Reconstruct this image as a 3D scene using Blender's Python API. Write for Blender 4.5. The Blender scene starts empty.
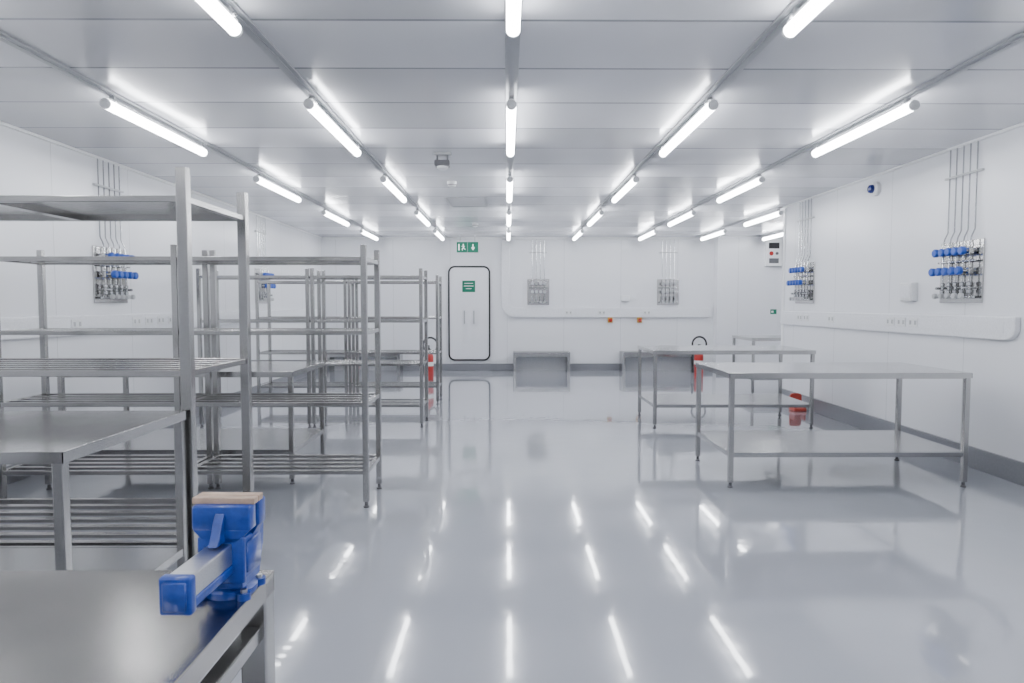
import bpy, bmesh, math
from mathutils import Vector, Matrix
C = bpy.context.scene.collection
R = math.radians

# ------------------------------------------------------------------ materials
def newmat(name):
    m = bpy.data.materials.new(name); m.use_nodes = True
    nt = m.node_tree
    return m, nt, nt.nodes["Principled BSDF"]

def simple(name, col, rough=0.5, metal=0.0, bump=0.0, scale=60, coat=0.0, var=0.05):
    m, nt, b = newmat(name)
    b.inputs["Roughness"].default_value = rough
    b.inputs["Metallic"].default_value = metal
    b.inputs["Coat Weight"].default_value = coat
    tc = nt.nodes.new("ShaderNodeTexCoord")
    n = nt.nodes.new("ShaderNodeTexNoise"); n.inputs["Scale"].default_value = scale
    nt.links.new(tc.outputs["Object"], n.inputs["Vector"])
    r = nt.nodes.new("ShaderNodeValToRGB")
    r.color_ramp.elements[0].position = 0.3; r.color_ramp.elements[1].position = 0.7
    r.color_ramp.elements[0].color = (*[max(0, c*(1-var)) for c in col], 1)
    r.color_ramp.elements[1].color = (*[min(1, c*(1+var)) for c in col], 1)
    nt.links.new(n.outputs["Fac"], r.inputs["Fac"])
    nt.links.new(r.outputs["Color"], b.inputs["Base Color"])
    if bump:
        bp = nt.nodes.new("ShaderNodeBump"); bp.inputs["Strength"].default_value = bump
        bp.inputs["Distance"].default_value = 0.002
        nt.links.new(n.outputs["Fac"], bp.inputs["Height"]); nt.links.new(bp.outputs["Normal"], b.inputs["Normal"])
    return m

def steel(name, col, rough, stretch=(1, 30, 30), smear=0.12, var=0.08, sc=12, sc2=5):
    m, nt, b = newmat(name)
    b.inputs["Metallic"].default_value = 1.0
    tc = nt.nodes.new("ShaderNodeTexCoord")
    mp = nt.nodes.new("ShaderNodeMapping"); mp.inputs["Scale"].default_value = stretch
    nt.links.new(tc.outputs["Object"], mp.inputs["Vector"])
    n = nt.nodes.new("ShaderNodeTexNoise"); n.inputs["Scale"].default_value = sc; n.inputs["Detail"].default_value = 3
    nt.links.new(mp.outputs["Vector"], n.inputs["Vector"])
    n2 = nt.nodes.new("ShaderNodeTexNoise"); n2.inputs["Scale"].default_value = sc2
    nt.links.new(tc.outputs["Object"], n2.inputs["Vector"])
    r = nt.nodes.new("ShaderNodeValToRGB")
    r.color_ramp.elements[0].position = 0.25; r.color_ramp.elements[1].position = 0.75
    r.color_ramp.elements[0].color = (*[c*(1-var) for c in col], 1)
    r.color_ramp.elements[1].color = (*[min(1, c*(1+var)) for c in col], 1)
    nt.links.new(n.outputs["Fac"], r.inputs["Fac"]); nt.links.new(r.outputs["Color"], b.inputs["Base Color"])
    ma = nt.nodes.new("ShaderNodeMath"); ma.operation = "MULTIPLY_ADD"
    ma.inputs[1].default_value = smear; ma.inputs[2].default_value = rough - smear/2
    nt.links.new(n2.outputs["Fac"], ma.inputs[0]); nt.links.new(ma.outputs[0], b.inputs["Roughness"])
    return m

def seam_mat(name, col, rough, sx, sy, ax, ay, seamcol, w=0.006, tone=0.0, off=(0, 0), wav=0.0):
    """panel material: seams every sx / sy along the object axes ax, ay (metres), with per-panel tone"""
    m, nt, b = newmat(name)
    L = nt.links
    tc = nt.nodes.new("ShaderNodeTexCoord"); sp = nt.nodes.new("ShaderNodeSeparateXYZ")
    L.new(tc.outputs["Object"], sp.inputs[0])
    def M(op, a, bb=None):
        n = nt.nodes.new("ShaderNodeMath"); n.operation = op
        for i, v in enumerate((a, bb)):
            if v is None: continue
            if isinstance(v, (int, float)): n.inputs[i].default_value = v
            else: L.new(v, n.inputs[i])
        return n.outputs[0]
    masks = []; idx = []
    for s, a, o in ((sx, ax, off[0]), (sy, ay, off[1])):
        if not s: continue
        q = M("DIVIDE", M("ADD", sp.outputs[a], o), s)
        idx.append(M("FLOOR", q))
        f = M("FRACT", q)
        masks.append(M("LESS_THAN", f, w/s))
    mask = masks[0] if len(masks) == 1 else M("MAXIMUM", masks[0], masks[1])
    cmb = nt.nodes.new("ShaderNodeCombineXYZ")
    for i, v in enumerate(idx): L.new(v, cmb.inputs[i])
    wn = nt.nodes.new("ShaderNodeTexWhiteNoise"); wn.noise_dimensions = "3D"
    L.new(cmb.outputs[0], wn.inputs["Vector"])
    f = M("ADD", M("MULTIPLY", wn.outputs["Value"], tone), 1 - tone)
    base = nt.nodes.new("ShaderNodeVectorMath"); base.operation = "SCALE"
    base.inputs[0].default_value = col; L.new(f, base.inputs["Scale"])
    mx = nt.nodes.new("ShaderNodeMix"); mx.data_type = "RGBA"
    L.new(mask, mx.inputs[0]); L.new(base.outputs[0], mx.inputs[6]); mx.inputs[7].default_value = (*seamcol, 1)
    L.new(mx.outputs[2], b.inputs["Base Color"])
    b.inputs["Roughness"].default_value = rough
    if wav:
        # panels differ in sheen, and each sags and tilts slightly
        L.new(M("ADD", M("MULTIPLY", wn.outputs["Value"], 0.10), rough-.05), b.inputs["Roughness"])
        n = nt.nodes.new("ShaderNodeTexNoise"); n.inputs["Scale"].default_value = 1.6; n.inputs["Detail"].default_value = 1
        L.new(tc.outputs["Object"], n.inputs["Vector"])
        h = M("ADD", n.outputs["Fac"], M("MULTIPLY", M("MULTIPLY", M("SUBTRACT", wn.outputs["Value"], 0.5), M("FRACT", M("DIVIDE", M("ADD", sp.outputs[ay], off[1]), sy))), 4.0))
        bp = nt.nodes.new("ShaderNodeBump"); bp.inputs["Strength"].default_value = wav; bp.inputs["Distance"].default_value = 0.02
        L.new(h, bp.inputs["Height"]); L.new(bp.outputs["Normal"], b.inputs["Normal"])
    return m

WALLX = seam_mat("wall_panels_x", (0.81, 0.82, 0.85), 0.25, 1.2, 0, 0, 2, (0.6, 0.61, 0.63), 0.008, 0.02)
WALLY = seam_mat("wall_panels_y", (0.81, 0.82, 0.85), 0.25, 1.2, 0, 1, 2, (0.6, 0.61, 0.63), 0.008, 0.02)
CEIL = seam_mat("ceiling_panels", (0.76, 0.77, 0.81), 0.185, 1.33, 0.7, 0, 1, (0.27, 0.28, 0.30), 0.024, 0.38, (-.03, 0.02), 0.22)  # per-panel tone paints in how slightly warped panels catch the light unevenly
def floor_material():
    m, nt, b = newmat("epoxy_floor"); L = nt.links
    tc = nt.nodes.new("ShaderNodeTexCoord")
    n = nt.nodes.new("ShaderNodeTexNoise"); n.inputs["Scale"].default_value = 0.9; n.inputs["Detail"].default_value = 3
    L.new(tc.outputs["Object"], n.inputs["Vector"])
    r = nt.nodes.new("ShaderNodeValToRGB")
    r.color_ramp.elements[0].color = (0.375, 0.39, 0.43, 1); r.color_ramp.elements[1].color = (0.43, 0.445, 0.49, 1)
    L.new(n.outputs["Fac"], r.inputs["Fac"]); L.new(r.outputs["Color"], b.inputs["Base Color"])
    b.inputs["Roughness"].default_value = 0.09
    n2 = nt.nodes.new("ShaderNodeTexNoise"); n2.inputs["Scale"].default_value = 5; n2.inputs["Detail"].default_value = 2.5
    L.new(tc.outputs["Object"], n2.inputs["Vector"])
    bp = nt.nodes.new("ShaderNodeBump"); bp.inputs["Strength"].default_value = 0.14; bp.inputs["Distance"].default_value = 0.010
    L.new(n2.outputs["Fac"], bp.inputs["Height"]); L.new(bp.outputs["Normal"], b.inputs["Normal"])
    b.inputs["Coat Weight"].default_value = 0.65; b.inputs["Coat Roughness"].default_value = 0.03
    return m
FLOOR = floor_material()
STEEL = steel("brushed_steel", (0.46, 0.455, 0.445), 0.22, smear=.14, var=.10)
STEELTOP = steel("brushed_steel_sheet", (0.54, 0.535, 0.525), 0.15, smear=.08, var=.04)
STEELSHELF = steel("satin_steel_sheet", (0.43, 0.43, 0.43), 0.24, smear=.08, var=.05)
STEELFG = steel("worn_steel_sheet", (0.48, 0.465, 0.445), 0.21, (2, 1, 1), 0.18, 0.06, 3, 3.5)
CHROME = steel("polished_pipe", (0.50, 0.51, 0.52), 0.2)
BARE = steel("bare_machined_steel", (0.66, 0.66, 0.66), 0.30)
GREYTRIM = simple("grey_coving", (0.21, 0.215, 0.235), 0.3)
ALU = simple("ceiling_profile", (0.36, 0.37, 0.39), 0.35, 0.3)
WHITE = simple("white_plastic", (0.78, 0.79, 0.80), 0.35)
WHITE2 = simple("white_door_paint", (0.79, 0.80, 0.83), 0.3)
BLACK = simple("black_rubber", (0.018, 0.018, 0.02), 0.5)
DGREY = simple("dark_grey_plastic", (0.12, 0.12, 0.13), 0.45)
LGREY = simple("light_grey_plastic", (0.42, 0.43, 0.44), 0.4)
BLUE = simple("blue_cast_paint", (0.006, 0.055, 0.36), 0.32, 0, 0.25, 90, 0.4, 0.12)
BLUEH = simple("blue_handle_plastic", (0.008, 0.07, 0.42), 0.35)
RED = simple("red_paint", (0.42, 0.02, 0.015), 0.3, coat=0.3)
ORED = simple("orange_red_plastic", (0.50, 0.07, 0.05), 0.45)
GREEN = simple("green_sign", (0.0, 0.16, 0.09), 0.4)
SIGNW = simple("sign_white", (0.8, 0.82, 0.8), 0.4)
YELLOW = simple("yellow_plastic", (0.60, 0.34, 0.05), 0.4)
WOOD = simple("pale_wood", (0.55, 0.40, 0.30), 0.6, 0, 0.2, 40, 0, 0.18)
def emis(name, col, s):
    m, nt, b = newmat(name)
    b.inputs["Base Color"].default_value = (0.9, 0.9, 0.9, 1)
    b.inputs["Emission Color"].default_value = (*col, 1)
    b.inputs["Emission Strength"].default_value = s
    return m
TUBE = emis("lit_diffuser", (0.94, 0.96, 1.0), 30)
GREENLIT = emis("lit_green_sign", (0.0, 0.42, 0.24), 0.08); GREENLIT.node_tree.nodes["Principled BSDF"].inputs["Base Color"].default_value = (0, .12, .07, 1)
WHITELIT = emis("lit_white_sign", (1, 1, 1), 0.5)

# ------------------------------------------------------------------ mesh helpers
class MB:
    def __init__(s): s.bm = bmesh.new()
    def box(s, x0, x1, y0, y1, z0, z1, bev=0.0, rot=None, seg=2):
        c = Vector(((x0+x1)/2, (y0+y1)/2, (z0+z1)/2))
        mt = Matrix.Translation(c) @ (rot if rot else Matrix.Identity(4)) @ Matrix.Diagonal((abs(x1-x0), abs(y1-y0), abs(z1-z0), 1))
        g = bmesh.ops.create_cube(s.bm, size=1, matrix=mt)
        if bev:
            es = {e for v in g["verts"] for e in v.link_edges}
            bmesh.ops.bevel(s.bm, geom=list(es), offset=bev, segments=seg, affect="EDGES", profile=0.5)
        return s
    def cyl(s, p0, p1, r, r2=None, seg=16):
        p0 = Vector(p0); p1 = Vector(p1); d = p1-p0
        q = d.to_track_quat("Z", "Y").to_matrix().to_4x4()
        bmesh.ops.create_cone(s.bm, cap_ends=True, segments=seg, radius1=r, radius2=r if r2 is None else r2,
                              depth=d.length, matrix=Matrix.Translation((p0+p1)/2) @ q)
        return s
    def rev(s, prof, c=(0, 0, 0), axis="Z", seg=24):
        rings = []
        for r, h in prof:
            ring = []
            for i in range(seg):
                a = 2*math.pi*i/seg
                p = Vector((r*math.cos(a), r*math.sin(a), h))
                if axis == "Y": p = Vector((p.x, p.z, p.y))
                if axis == "X": p = Vector((p.z, p.x, p.y))
                ring.append(s.bm.verts.new(p+Vector(c)))
            rings.append(ring)
        for a, b in zip(rings, rings[1:]):
            for i in range(seg):
                j = (i+1) % seg
                s.bm.faces.new((a[i], a[j], b[j], b[i]))
        s.bm.faces.new(rings[0][::-1]); s.bm.faces.new(rings[-1])
        return s
    def sweep(s, pts, r, seg=10):
        pts = [Vector(p) for p in pts]; rings = []; up = None
        for i, p in enumerate(pts):
            t = (pts[min(i+1, len(pts)-1)]-pts[max(i-1, 0)]).normalized()
            if up is None:
                up = t.orthogonal().normalized()
            up = (up - t*up.dot(t)).normalized(); w = t.cross(up)
            rings.append([s.bm.verts.new(p + r*(math.cos(2*math.pi*k/seg)*up + math.sin(2*math.pi*k/seg)*w)) for k in range(seg)])
        for a, b in zip(rings, rings[1:]):
            for i in range(seg):
                j = (i+1) % seg
                s.bm.faces.new((a[i], a[j], b[j], b[i]))
        s.bm.faces.new(rings[0][::-1]); s.bm.faces.new(rings[-1])
        return s
    def prism(s, pts2, y0, y1, plane="XZ"):
        def P(a, b, d):
            return (a, d, b) if plane == "XZ" else ((a, b, d) if plane == "XY" else (d, a, b))
        A = [s.bm.verts.new(P(a, b, y0)) for a, b in pts2]; B = [s.bm.verts.new(P(a, b, y1)) for a, b in pts2]
        n = len(A)
        s.bm.faces.new(A); s.bm.faces.new(B[::-1])
        for i in range(n):
            j = (i+1) % n
            s.bm.faces.new((A[j], A[i], B[i], B[j]))
        return s

def rrect(x0, x1, z0, z1, r, n=8):
    o = []
    for cx, cz, a0 in ((x1-r, z1-r, 0), (x0+r, z1-r, 90), (x0+r, z0+r, 180), (x1-r, z0+r, 270)):
        for k in range(n+1):
            a = R(a0+90*k/n); o.append((cx+r*math.cos(a), cz+r*math.sin(a)))
    return o

def part(mb, name, mat, parent=None, loc=(0, 0, 0), smooth=False, label=None, bevel=0):
    bm = mb.bm
    bmesh.ops.recalc_face_normals(bm, faces=bm.faces[:])
    me = bpy.data.meshes.new(name); bm.to_mesh(me); bm.free()
    me.materials.append(mat)
    o = bpy.data.objects.new(name, me); C.objects.link(o)
    o.location = loc
    if parent: o.parent = parent
    if smooth:
        for p in me.polygons: p.use_smooth = True
        try:
            me.set_sharp_from_angle(angle=R(35))
        except Exception: pass
    if bevel:
        md = o.modifiers.new("bevel", "BEVEL"); md.width = bevel; md.segments = 2; md.limit_method = "ANGLE"
    if label: o["label"] = label
    return o

def thing(name, label, cat, loc, rotz=0, group=None):
    e = bpy.data.objects.new(name, None); e.empty_display_size = 0.1
    C.objects.link(e); e.location = loc; e.rotation_euler = (0, 0, R(rotz))
    e["label"] = label; e["category"] = cat
    if group: e["group"] = group
    return e

def dup(src, loc, rotz=None, label=None):
    def cp(o, par):
        n = o.copy(); C.objects.link(n)
        if par is not None: n.parent = par
        for ch in list(o.children): cp(ch, n)
        return n
    n = cp(src, None)
    n.location = loc
    if rotz is not None: n.rotation_euler = (0, 0, R(rotz))
    if label: n["label"] = label
    return n

def struct(mb, name, mat, **k):
    o = part(mb, name, mat, **k); o["kind"] = "structure"; return o

# ------------------------------------------------------------------ room
XL, XR, YB, YF, H = -3.9, 4.0, 14.6, -2.5, 2.8
YRE, XRR = 10.0, 7.0
struct(MB().box(XL-.15, XRR+.15, YF-.15, YB+.15, -.12, 0), "floor", FLOOR)
struct(MB().box(XL-.15, XRR+.15, YF-.15, YB+.15, H, H+.12), "ceiling", CEIL)
struct(MB().box(XL-.15, XL, YF, YB, 0, H), "wall_left", WALLY)
struct(MB().box(XR, XR+.15, YF, YRE, 0, H), "wall_right", WALLY)
struct(MB().box(XR+.15, XRR, YRE-.15, YRE, 0, H), "wall_recess_return", WALLX)
struct(MB().box(XRR, XRR+.15, YRE-.15, YB, 0, H), "wall_recess_side", WALLY)
struct(MB().box(XL-.15, XRR+.15, YB, YB+.15, 0, H), "wall_back", WALLX)
struct(MB().box(XL-.15, XR+.15, YF-.15, YF, 0, H), "wall_front", WALLX)
struct(MB().box(4.37, XRR, YB-.25, YB, 0, H), "wall_pier", WALLX)
def base(name, x0, x1, y0, y1, h=.14):
    struct(MB().box(x0, x1, y0, y1, 0, h, .006), name, GREYTRIM)
base("baseboard_left", XL, XL+.03, YF, YB-.03)
base("baseboard_right", XR-.03, XR, YF, YRE, .18)
base("baseboard_back", XL, 4.37, YB-.03, YB)
base("baseboard_pier", 4.37, XRR, YB-.28, YB-.25)
t = 1
ROWS = [-2.63, -1.30, .03, 1.36, 2.69, 3.95, 5.2]
for x in ROWS:
    y0 = YF if x < 3 else YRE+.02
    struct(MB().box(x-.04, x+.04, y0, YB-.26, H-.014, H, .002).box(x-.012, x+.012, y0, YB-.26, H-.022, H-.013), "trim_%d" % t, ALU); t += 1
for x, a, b in ((XL+.015, YF, YB), (XR-.015, YF, YRE)):
    struct(MB().box(x-.015, x+.015, a, b, H-.025, H, .006), "trim_%d" % t, WHITE); t += 1
struct(MB().box(XL+.06, 4.37, YB-.05, YB, H-.05, H, .008), "trim_%d" % t, WHITE); t += 1
struct(MB().box(XR-.012, XR+.16, YRE-.06, YRE+.012, 0, H-.05, .006), "trim_%d" % t, WHITE); t += 1

# door with rounded corners
dx0, dx1, dz0, dz1 = -1.24, -.35, .2, 2.2
mb = MB(); bmO = rrect(dx0, dx1, dz0, dz1, .14); bmI = rrect(dx0+.035, dx1-.035, dz0+.035, dz1-.035, .11)
n = len(bmO); bm = mb.bm
vo = [bm.verts.new((a, YB-.045, b)) for a, b in bmO]; vi = [bm.verts.new((a, YB-.045, b)) for a, b in bmI]
vo2 = [bm.verts.new((a, YB, b)) for a, b in bmO]; vi2 = [bm.verts.new((a, YB, b)) for a, b in bmI]
for i in range(n):
    j = (i+1) % n
    bm.faces.new((vo[i], vo[j], vi[j], vi[i])); bm.faces.new((vo[i], vo2[i], vo2[j], vo[j])); bm.faces.new((vi[i], vi[j], vi2[j], vi2[i]))
door = bpy.data.objects.new("door_1", None); C.objects.link(door); door["kind"] = "structure"
door["label"] = "white rounded-corner cleanroom door with black gasket"
part(mb, "gasket", BLACK, door)
part(MB().prism(bmI, YB-.035, YB), "door_leaf", WHITE2, door)
for sx in (-.10, .10):
    cx = (dx0+dx1)/2+sx
    part(MB().box(cx-.012, cx+.012, YB-.075, YB-.060, .98, 1.26, .004).box(cx-.01, cx+.01, YB-.064, YB-.034, 1.0, 1.03)
         .box(cx-.01, cx+.01, YB-.064, YB-.034, 1.21, 1.24), "handle", LGREY, door, label="grey vertical pull handle")
sg = MB().box(-.94, -.67, YB-.04, YB-.034, 1.65, 1.89)
part(sg, "sign_plate", GREEN, door)
mb = MB()
for k, w in enumerate((.18, .20, .12)):
    z = 1.84-.055*k; mb.box(-.805-w/2, -.805+w/2, YB-.0425, YB-.0395, z-.014, z)
part(mb, "sign_lettering", SIGNW, door)

# ------------------------------------------------------------------ lights
LZ = H-.09
def fixture():
    e = thing("ceiling_light", "lit white tubular batten light fixed under ceiling profile", "ceiling light", (0, 0, 0), group="tubular ceiling lights")
    L = 1.5
    part(MB().cyl((0, -L/2+.02, 0), (0, L/2-.02, 0), .033, seg=20), "diffuser", TUBE, e, smooth=True)
    for s in (-1, 1):
        part(MB().rev([(.034, 0), (.0345, .004), (.0345, .018), (.03, .024)] if s > 0 else [(.03, -.024), (.0345, -.018), (.0345, -.004), (.034, 0)],
                      (0, s*(L/2-.024), 0), "Y", 20), "end_cap", WHITE, e, smooth=True)
        yb = s*(L/2-.10)
        mb = MB().box(-.018, .018, yb-.012, yb+.012, .036, .075).box(-.036, .036, yb-.012, yb+.012, .028, .04, .004)
        part(mb, "mounting_clip", LGREY, e)
    part(MB().box(-.022, .022, -L/2+.03, L/2-.03, .026, .042, .004), "spine", WHITE, e)
    return e
first = True
for ri, x in enumerate(ROWS):
    for yi, y in enumerate([-.05, 2.65, 5.35, 8.08, 10.75, 13.3]):
        if ri >= 5 and yi < 4: continue
        loc = (x, y, LZ)
        if first:
            f0 = fixture(); f0.location = loc; first = False
        else: dup(f0, loc)

# ------------------------------------------------------------------ tables
def table(w, d, label, loc, h=.88, shelf=.27, group=None, leg=.038, topmat=STEELTOP, rail=None):
    e = thing("steel_table", label, "table", loc, group=group)
    mb = MB().box(-w/2, w/2, -d/2, d/2, h-.004, h, .0015)
    mb.box(-w/2, w/2, -d/2, -d/2+.003, h-.04, h-.002).box(-w/2, w/2, d/2-.003, d/2, h-.04, h-.002)
    mb.box(-w/2, -w/2+.003, -d/2, d/2, h-.04, h-.002).box(w/2-.003, w/2, -d/2, d/2, h-.04, h-.002)
    part(mb, "tabletop", topmat, e)
    i = .025; a = w/2-i; b = d/2-i
    mb = MB()
    for s in (-1, 1):
        mb.box(-a+leg/2, a-leg/2, s*b-.015, s*b+.015, h-.045, h-.006)
        mb.box(s*a-.015, s*a+.015, -b+leg/2, b-leg/2, h-.045, h-.006)
    part(mb, "frame", STEEL, e)
    for sx in (-1, 1):
        for sy in (-1, 1):
            l = part(MB().box(-leg/2, leg/2, -leg/2, leg/2, .04, h-.006, .004), "leg", STEEL, e, (sx*a, sy*b, 0))
            part(MB().rev([(.02, 0), (.022, .008), (.012, .016), (.012, .04)], seg=14), "foot", DGREY, l, smooth=True)
        if rail:
            part(MB().box(-.016, .016, -b+leg/2, b-leg/2, rail-.03, rail, .003), "side_rail", STEEL, e, (sx*a, 0, 0))
    if shelf:
        mb = MB().box(-a-.01, a+.01, -b+leg/2-.01, b-leg/2+.01, shelf-.003, shelf)
        for s in (-1, 1):
            mb.box(-a+leg/2, a-leg/2, s*b-.014, s*b+.014, shelf-.035, shelf)
            mb.box(s*a-.014, s*a+.014, -b+leg/2, b-leg/2, shelf-.035, shelf-.001)
        part(mb, "lower_shelf", STEELSHELF, e)
    return e
TG = "stainless steel work tables"
LT = "long bare stainless steel work table with lower shelf"
table(1.84, .95, LT, (2.60, 5.645, 0), group=TG)
T1 = table(1.82, .95, LT, (2.55, 8.16, 0), group=TG)
dup(T1, (4.65, 10.95, 0))
dup(T1, (-2.56, 5.78, 0))
table(1.9, .90, "bare stainless steel work table beside tall shelving", (-2.44, 2.75, 0), group=TG, h=.905)
B = table(1.75, .92, "worn stainless steel workbench carrying a blue vise", (-.457-.875, .87, 0), group=TG, leg=.05, topmat=STEELFG, rail=.79)

# ------------------------------------------------------------------ shelving
def shelving(w, d, h, levels, post, label, loc, solid=(), slats=5):
    e = thing("shelving_unit", label, "shelving", loc, group="stainless steel shelving units")
    a = w/2-post/2; b = d/2-post/2
    for sx in (-1, 1):
        for sy in (-1, 1):
            l = part(MB().box(-post/2, post/2, -post/2, post/2, .04, h, .004), "post", STEEL, e, (sx*a, sy*b, 0))
            part(MB().rev([(.02, 0), (.022, .008), (.012, .016), (.012, .04)], seg=14), "foot", DGREY, l, smooth=True)
    for k, z in enumerate(levels):
        mb = MB()
        t = .03
        for s in (-1, 1):
            mb.box(-a+post/2, a-post/2, s*b-.015, s*b+.015, z-t, z, .003)
            mb.box(s*a-.015, s*a+.015, -b+post/2, b-post/2, z-t, z, .003)
        if k in solid:
            mb.box(-a, a, -b, b, z-.004, z+.001)
            mb.box(-.03, .03, -b, b, z-t, z-.004)
        else:
            for i in range(slats):
                yy = -b + (i+1)*2*b/(slats+1)
                mb.box(-a+.01, a-.01, yy-.02, yy+.02, z-.022, z-.002, .003)
        part(mb, "shelf", STEEL, e)
    return e
shelving(1.9, .77, 2.03, [.275, 1.09, 1.90], .05, "tall stainless steel shelving unit with slatted shelves and solid top", (-1.475-.95, 3.60, 0), (2,), 5)
LV = [.26, .73, 1.22, 1.72]
LS = "empty four-tier stainless steel shelving unit with slatted shelves"
S1 = shelving(1.26, .52, 1.8, LV, .04, LS, (-.95-.63, 4.94, 0), (), 3)
dup(S1, (-2.225-.63, 4.94, 0))
for y in (8.04, 9.85):
    dup(S1, (-1.58, y, 0)); dup(S1, (-2.855, y, 0))

# ------------------------------------------------------------------ vise
def vise(loc, rz):
    e = thing("bench_vise", "blue cast-iron bench vise with bare steel slide and wooden jaw pads", "vise", loc, rz)
    # local: slide points to -Y, base z=0
    mb = MB().rev([(.044, 0), (.046, .004), (.046, .012), (.040, .018), (.036, .028)], (-.01, .022, 0), seg=28)
    ears = [(-.050, -.012), (.028, -.012), (-.050, .056), (.028, .056)]
    for a, b in ears: mb.cyl((a, b, 0), (a, b, .012), .012, seg=18)
    part(mb, "swivel_base", BLUE, e, smooth=True)
    for a, b in ears:
        part(MB().cyl((a, b, .011), (a, b, .018), .006, seg=6), "bolt", BARE, e)
    prof = [(-.026, .024), (.050, .024), (.058, .05), (.070, .075), (.073, .11), (.063, .145), (.045, .166), (.006, .168), (.006, .12), (-.026, .118)]
    mb = MB().prism(prof, -.034, .032, "YZ")
    mb.box(-.052, .050, .006, .040, .125, .172, .004)
    mb.prism([(-.050, .127), (-.034, .10), (.032, .10), (.048, .127)], .008, .036)
    mb.box(-.041, .037, -.030, .048, .040, .114, .005)
    mb.box(-.044, -.038, -.020, .040, .050, .104, .002).box(.034, .040, -.020, .040, .050, .104, .002)
    mb.box(-.043, .039, -.034, -.024, .036, .118, .003)
    part(mb, "fixed_jaw", BLUE, e, smooth=True, bevel=.002)
    mb = MB().box(-.052, .050, -.034, -.004, .128, .172, .004)
    mb.prism([(-.050, .130), (-.030, .108), (.027, .108), (.048, .130)], -.034, -.006)
    mb.prism([(-.034, .160), (-.034, .110), (-.066, .110), (-.056, .122), (-.044, .146)], -.010, .007, "YZ")
    mb.box(-.023, .020, -.178, -.03, .054, .070, .003)
    mb.box(-.0265, .0235, -.190, -.170, .050, .109, .004)
    mb.box(-.020, .017, -.193, -.188, .057, .102, .002)
    part(mb, "sliding_jaw", BLUE, e, smooth=True, bevel=.0015)
    part(MB().box(-.021, .018, -.172, -.02, .069, .107, .003), "slide_bar", BARE, e, label="bare light-grey square steel slide")
    for y0, y1 in ((-.020, -.001), (.001, .020)):
        part(MB().box(-.057, .053, y0, y1, .1715, .1825, .0015), "jaw_pad", WOOD, e, label="pale wooden jaw pad")
    return e
vise((-.492, 1.208, .880), -2)

# ------------------------------------------------------------------ manifolds
def manifold(n, label, loc, rz, hmat, top, tw=.09, pm=CHROME, pr=.0065):
    e = thing("valve_manifold", label, "valve manifold", loc, rz, group="wall-mounted gas valve manifolds")
    w = tw*n
    part(MB().box(-w/2-.06, w/2+.06, -.012, 0, -.27, .27, .004), "back_plate", STEELTOP, e)
    for i in range(n):
        x = -w/2+tw*(i+.5)
        y = -.055
        part(MB().sweep([(x, y, -.22), (x, y, .25), (x, y+.01, .30), (x, -.018, .36), (x, -.018, top)], pr, 8), "pipe", pm, e, smooth=True)
        part(MB().rev([(.014, -.05), (.02, -.045), (.02, -.02), (.014, -.015), (.014, .015), (.02, .02), (.02, .045), (.014, .05)], (x, y, -.14), "Z", 12)
             .cyl((x, y, -.14), (x, y-.06, -.14), .012).cyl((x, y, -.14), (x, -.01, -.14), .008), "valve_body", CHROME, e, smooth=True)
        for zz, dy in ((.175, -.105), (.005, -.13)):
            mb = MB().cyl((x, -.01, zz), (x, dy, zz), .010).box(x-.018, x+.018, y-.02, y+.02, zz-.03, zz+.03, .004)
            part(mb, "valve_stem", CHROME, e)
            part(MB().rev([(.014, dy), (.034, dy), (.037, dy-.008), (.037, dy-.032), (.029, dy-.04)], (x, 0, zz), "Y", 14), "valve_knob", hmat, e, smooth=True)
        part(MB().rev([(.022, -.03), (.024, -.026), (.024, -.004), (.018, 0)], (x, y-.05, -.21), "Y", 14), "gauge", LGREY, e, smooth=True)
    part(MB().cyl((-w/2-.02, -.055, .09), (w/2+.02, -.055, .09), .009), "header_pipe", CHROME, e, smooth=True)
    part(MB().cyl((-w/2-.02, -.055, -.22), (w/2+.02, -.055, -.22), .011), "header_pipe", CHROME, e, smooth=True)
    part(MB().box(-w/2-.02, w/2+.02, -.026, 0, top-.28, top-.262, .002), "pipe_bracket", LGREY, e)
    return e
LB = "steel gas manifold with blue valve knobs and rising pipes"
zc = 1.68
M1 = manifold(5, LB, (XR-.002, 6.06, zc), -90, BLUEH, H-zc-.002)
dup(M1, (XR-.002, 9.25, zc)); dup(M1, (XL+.002, 6.83, zc), 90); dup(M1, (XL+.002, 11.0, zc), 90)
M2 = manifold(4, "steel gas manifold with grey valve knobs and rising pipes", (.66, YB-.002, 1.65), 0, LGREY, H-.05-1.65, .085, CHROME, .005)
dup(M2, (3.40, YB-.002, 1.65))

# ------------------------------------------------------------------ trunking
def socket(par, loc, rz, w=.15):
    o = part(MB().box(-w/2, w/2, -.008, 0, -.043, .043, .003), "socket_plate", WHITE, par, loc)
    o.rotation_euler = (0, 0, R(rz))
    part(MB().box(-w/2+.02, -w/2+.05, -.010, -.007, -.02, .02), "socket_insert", LGREY, o)
    part(MB().box(w/2-.05, w/2-.02, -.010, -.007, -.02, .02), "socket_insert", LGREY, o)
TW = 0.045
e = thing("cable_trunking", "white dado cable trunking with socket plates along wall", "cable trunking", (XR, 5.34, 1.22))
pr = [(4.62, .08), (0, .08)] + [(.14-.14*math.cos(R(a)), -.02-.09*math.sin(R(a))) for a in range(0, 91, 10)] + [(4.62, -.11)]
part(MB().prism(pr, -TW, 0, "YZ"), "channel", WHITE2, e, bevel=.01)
part(MB().box(-TW-.003, -TW, .12, 4.6, -.055, .045, .002), "cover", WHITE2, e)
for y in (1.34, 1.54, 1.74, 3.04, 3.74, 3.94): socket(e, (-TW-.003, y, 0), -90)
e = thing("cable_trunking", "white dado cable trunking with socket plates along wall", "cable trunking", (XL, 3.0, 1.22))
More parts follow.
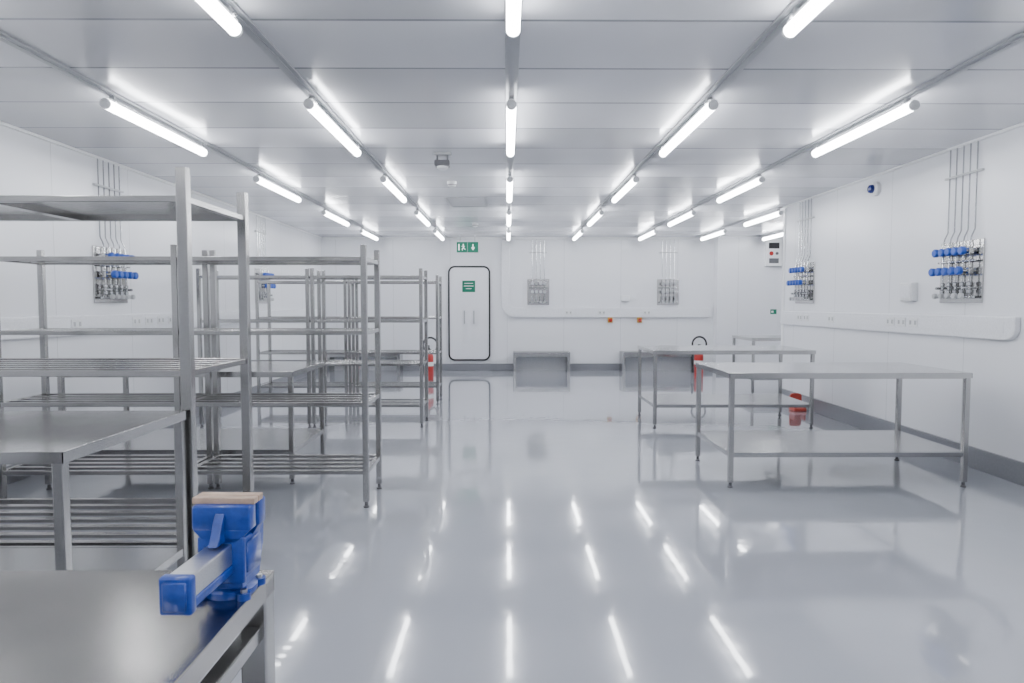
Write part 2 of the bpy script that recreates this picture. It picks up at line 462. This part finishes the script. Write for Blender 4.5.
part(MB().box(0, TW, 0, 11.4, -.10, .08, .012).box(TW, TW+.003, .02, 11.38, -.055, .045, .002), "channel", WHITE2, e)
for y in (3.2, 4.2, 4.45, 4.7, 4.95, 7): socket(e, (TW+.003, y, 0), 90)
e = thing("cable_trunking", "white cable trunking with rounded upturned corner", "cable trunking", (0, YB, 0))
out = []
xo, xi, zb, zt, ztop = -.12, .06, 1.12, 1.32, H-.055
out += [(xo, ztop)]
for k in range(9):
    a = R(180+90*k/8); out.append((xo+.3+.3*math.cos(a), zb+.3+.3*math.sin(a)))
out += [(4.3, zb), (4.3, zt)]
for k in range(9):
    a = R(270-90*k/8); out.append((xi+.13+.13*math.cos(a), zt+.13+.13*math.sin(a)))
out += [(xi, ztop)]
part(MB().prism(out, -.06, 0), "channel", WHITE2, e, bevel=.006)
for x in (1.3, 2.0, 2.95): socket(e, (x, -.06, 1.22), 0)

def estop(x):
    e = thing("emergency_stop_button", "yellow box with red mushroom push button", "emergency stop", (x, YB-.001, 1.06), group="emergency stop buttons")
    part(MB().box(-.05, .05, -.06, 0, -.055, .059, .006), "housing", YELLOW, e)
    part(MB().rev([(.014, -.06), (.014, -.075), (.036, -.08), (.038, -.092), (.028, -.102)], (0, 0, 0), "Y", 18), "push_button", RED, e, smooth=True)
estop(2.18); estop(2.80)
def jbox(name, label, loc, rz, w, h, d=.07):
    e = thing(name, label, "socket box", loc, rz)
    part(MB().box(-w/2, w/2, -d, 0, -h/2, h/2, .008), "box", WHITE, e)
    part(MB().box(-w/2+.02, w/2-.02, -d-.006, -d, -h/2+.03, h/2-.03, .002), "cover", WHITE2, e)
    return e
jbox("junction_box", "small white wall junction box", (XR, 6.8, 1.52), -90, .2, .18)
jbox("junction_box", "small white wall junction box", (2.5, YB, 1.52), 0, .16, .12)
# ------------------------------------------------------------------ control panel on pier
e = thing("control_panel", "white wall control panel with dark display and red button", "control panel", (5.50, YB-.25, 2.46))
part(MB().box(-.16, .16, -.10, 0, -.28, .28, .01), "housing", WHITE, e)
part(MB().box(-.11, .11, -.104, -.10, .08, .2, .002), "display", BLACK, e)
part(MB().rev([(.03, -.10), (.045, -.12), (.035, -.13)], (-.06, 0, -.02), "Y", 16), "push_button", RED, e, smooth=True)
part(MB().rev([(.03, -.10), (.03, -.12), (.02, -.125)], (.06, 0, -.02), "Y", 16), "switch", DGREY, e)
part(MB().box(-.1, .1, -.106, -.10, -.22, -.12, .002), "vent_panel", DGREY, e)
e = thing("wall_sign", "small green safety sign on wall", "sign", (5.55, YB-.25, 1.24))
part(MB().box(-.065, .065, -.006, 0, -.05, .05), "sign_plate", GREEN, e)
part(MB().box(-.045, .0, -.008, -.005, -.02, .02), "sign_symbol", SIGNW, e)
# blue beacon on right wall
e = thing("alarm_beacon", "small white wall alarm beacon with dark blue lens", "alarm beacon", (XR, 7.5, 2.64), -90)
part(MB().rev([(.075, 0), (.078, -.01), (.078, -.04), (.06, -.055)], (0, 0, 0), "Y", 20), "base", WHITE, e, smooth=True)
part(MB().rev([(.045, -.054), (.046, -.07), (.04, -.09), (.02, -.10)], (0, 0, 0), "Y", 20), "lens", simple("dark_blue_lens", (.01, .02, .15), .2), e, smooth=True)

# ------------------------------------------------------------------ exit sign
e = thing("exit_sign", "green emergency exit sign with running man and down arrow", "exit sign", (-.80, YB-.5, 2.55))
part(MB().box(-.22, .22, -.028, .03, -.106, .106, .004), "housing", LGREY, e)
part(MB().box(-.217, -.004, -.034, -.027, -.104, .104), "sign_face", GREENLIT, e)
part(MB().box(.004, .217, -.034, -.027, -.104, .104), "sign_face", GREENLIT, e)
for s in (-.15, .15):
    part(MB().cyl((s, 0, .10), (s, 0, .249), .006, seg=8), "hanger_rod", LGREY, e)
yy0, yy1 = -.037, -.0335
mb = MB()
mb.prism([(-.184, -.065), (-.160, -.065), (-.160, .062), (-.184, .062)], yy0, yy1)
cx = -.092
mb.cyl((cx+.008, yy0, .054), (cx+.008, yy1, .054), .013)
def limb(a, b, w):
    a = Vector((a[0], a[1])); b = Vector((b[0], b[1])); n = (b-a).normalized(); q = Vector((-n.y, n.x))*w
    mb.prism([tuple(a-q), tuple(b-q), tuple(b+q), tuple(a+q)], yy0, yy1)
limb((cx+.004, .036), (cx+.012, -.01), .011); limb((cx+.01, -.01), (cx-.018, -.036), .007); limb((cx-.016, -.034), (cx-.012, -.065), .006)
limb((cx+.012, -.01), (cx+.03, -.036), .007); limb((cx+.03, -.036), (cx+.05, -.045), .006)
limb((cx, .028), (cx-.026, .010), .005); limb((cx+.01, .028), (cx+.034, .010), .005)
part(mb, "running_man_symbol", WHITELIT, e)
part(MB().prism([(.101, .06), (.101, -.005), (.074, -.005), (.112, -.064), (.150, -.005), (.123, -.005), (.123, .06)], yy0, yy1), "arrow_symbol", WHITELIT, e)

# ------------------------------------------------------------------ ceiling devices
e = thing("ceiling_detector", "small boxy detector hanging under ceiling with dark base", "detector", (-.60, 6.5, H))
part(MB().box(-.085, .085, -.05, .05, -.022, 0, .006), "base", LGREY, e)
part(MB().box(-.055, -.040, -.012, .012, -.075, -.02).box(.040, .055, -.012, .012, -.075, -.02), "bracket", DGREY, e)
part(MB().box(-.07, .07, -.055, .055, -.125, -.070, .008), "housing", DGREY, e)
part(MB().rev([(.055, -.123), (.052, -.14), (.035, -.152), (.012, -.156)], seg=20), "lens", WHITE, e, smooth=True)
def smoke(loc):
    e = thing("smoke_detector", "round white ceiling smoke detector", "smoke detector", loc, group="smoke detectors")
    part(MB().rev([(.03, -.06), (.045, -.05), (.052, -.03), (.055, -.012), (.055, 0)], seg=22), "body", WHITE, e, smooth=True)
    part(MB().rev([(.049, -.042), (.052, -.036), (.049, -.030)], seg=22), "vent_ring", DGREY, e)
smoke((-.63, 8.0, H)); smoke((-.55, 12.1, H))
e = thing("ceiling_vent", "flat square white ceiling air grille", "vent", (-.54, 9.6, H))
mb = MB()
for i in range(9): mb.box(-.24, .24, -.40+.09*i, -.36+.09*i, -.004, -.001)
part(mb, "louvre", WHITE, e)
part(MB().box(-.28, .28, -.46, -.42, -.006, 0).box(-.28, .28, .42, .46, -.006, 0).box(-.28, -.24, -.42, .42, -.006, 0).box(.24, .28, -.42, .42, -.006, 0), "frame", LGREY, e)

# ------------------------------------------------------------------ low bench boxes at back wall
def lowbox(x0, x1, label):
    w = x1-x0; e = thing("low_bench", label, "bench", ((x0+x1)/2, YB-.26, 0), group="low steel benches by the wall")
    part(MB().box(-w/2, w/2, -.20, .22, .38, .41, .003).box(-w/2, w/2, -.20, -.19, .31, .38, .002), "bench_top", STEELSHELF, e)
    for s in (-1, 1):
        part(MB().box(s*(w/2-.03)-.03, s*(w/2-.03)+.03, -.188, .208, 0, .38, .003), "side_panel", STEELSHELF, e)
    part(MB().box(-w/2+.06, w/2-.06, .19, .2, 0, .38), "back_panel", WHITE2, e)
LBL = "low stainless steel bench with open front standing against wall"
lowbox(.13, 1.30, LBL); lowbox(2.38, 3.95, LBL); lowbox(-3.7, -2.2, LBL)

# ------------------------------------------------------------------ extinguishers
def extinguisher(loc, rz):
    e = thing("fire_extinguisher", "red fire extinguisher with black hose standing on floor", "fire extinguisher", loc, rz, group="fire extinguishers")
    part(MB().rev([(.08, 0), (.085, .01), (.085, .42), (.078, .46), (.055, .50), (.028, .52), (.026, .545)], seg=28), "cylinder", RED, e, smooth=True)
    part(MB().rev([(.0862, .26), (.0864, .265), (.0864, .33), (.0862, .335)], seg=28), "instruction_label", SIGNW, e, smooth=True)
    part(MB().cyl((0, 0, .54), (0, 0, .59), .02).box(-.012, .012, -.11, .03, .595, .61, .003).box(-.012, .012, -.10, .03, .63, .643, .003)
         .box(-.012, .012, .01, .03, .59, .643, .003), "handle", BLACK, e)
    pts = []
    for k in range(21):
        a = R(-60+ 280*k/20); pts.append((.02+.14*math.cos(a)*.95, .045, .64+.14*math.sin(a)))
    pts = [(.0, .0, .575), (.04, .02, .54)] + pts + [(-.12, .03, .40), (-.115, .02, .30), (-.11, .01, .22)]
    part(MB().sweep(pts, .018, 8), "hose", BLACK, e, smooth=True)
    part(MB().cyl((-.11, .01, .24), (-.11, .0, .10), .013, .022), "nozzle", BLACK, e, smooth=True)
    return e
E1 = extinguisher((-1.44, 12.7, .0), 0)
dup(E1, (3.63, 13.0, 0))
e = thing("extinguisher_stand", "empty orange-red floor stand for fire extinguisher", "extinguisher stand", (3.82, 8.98, 0))
part(MB().box(-.08, .08, -.10, .10, 0, .04, .012), "tray", ORED, e)
part(MB().prism(rrect(-.075, .075, .04, .22, .04), .06, .09).box(-.075, -.058, -.08, .07, .03, .12, .006).box(.058, .075, -.08, .07, .03, .12, .006), "back_panel", ORED, e)

# ------------------------------------------------------------------ world + camera
w = bpy.data.worlds.new("world"); bpy.context.scene.world = w; w.use_nodes = True
w.node_tree.nodes["Background"].inputs[0].default_value = (.8, .85, .9, 1)
w.node_tree.nodes["Background"].inputs[1].default_value = .3
cd = bpy.data.cameras.new("camera"); cam = bpy.data.objects.new("camera", cd); C.objects.link(cam)
cd.sensor_width = 36; cd.lens = 690/1024*36; cd.clip_start = .02
cam.location = (0, 0, 1.4)
cam.rotation_euler = (R(90-3.11), 0, R(-.415))
bpy.context.scene.camera = cam
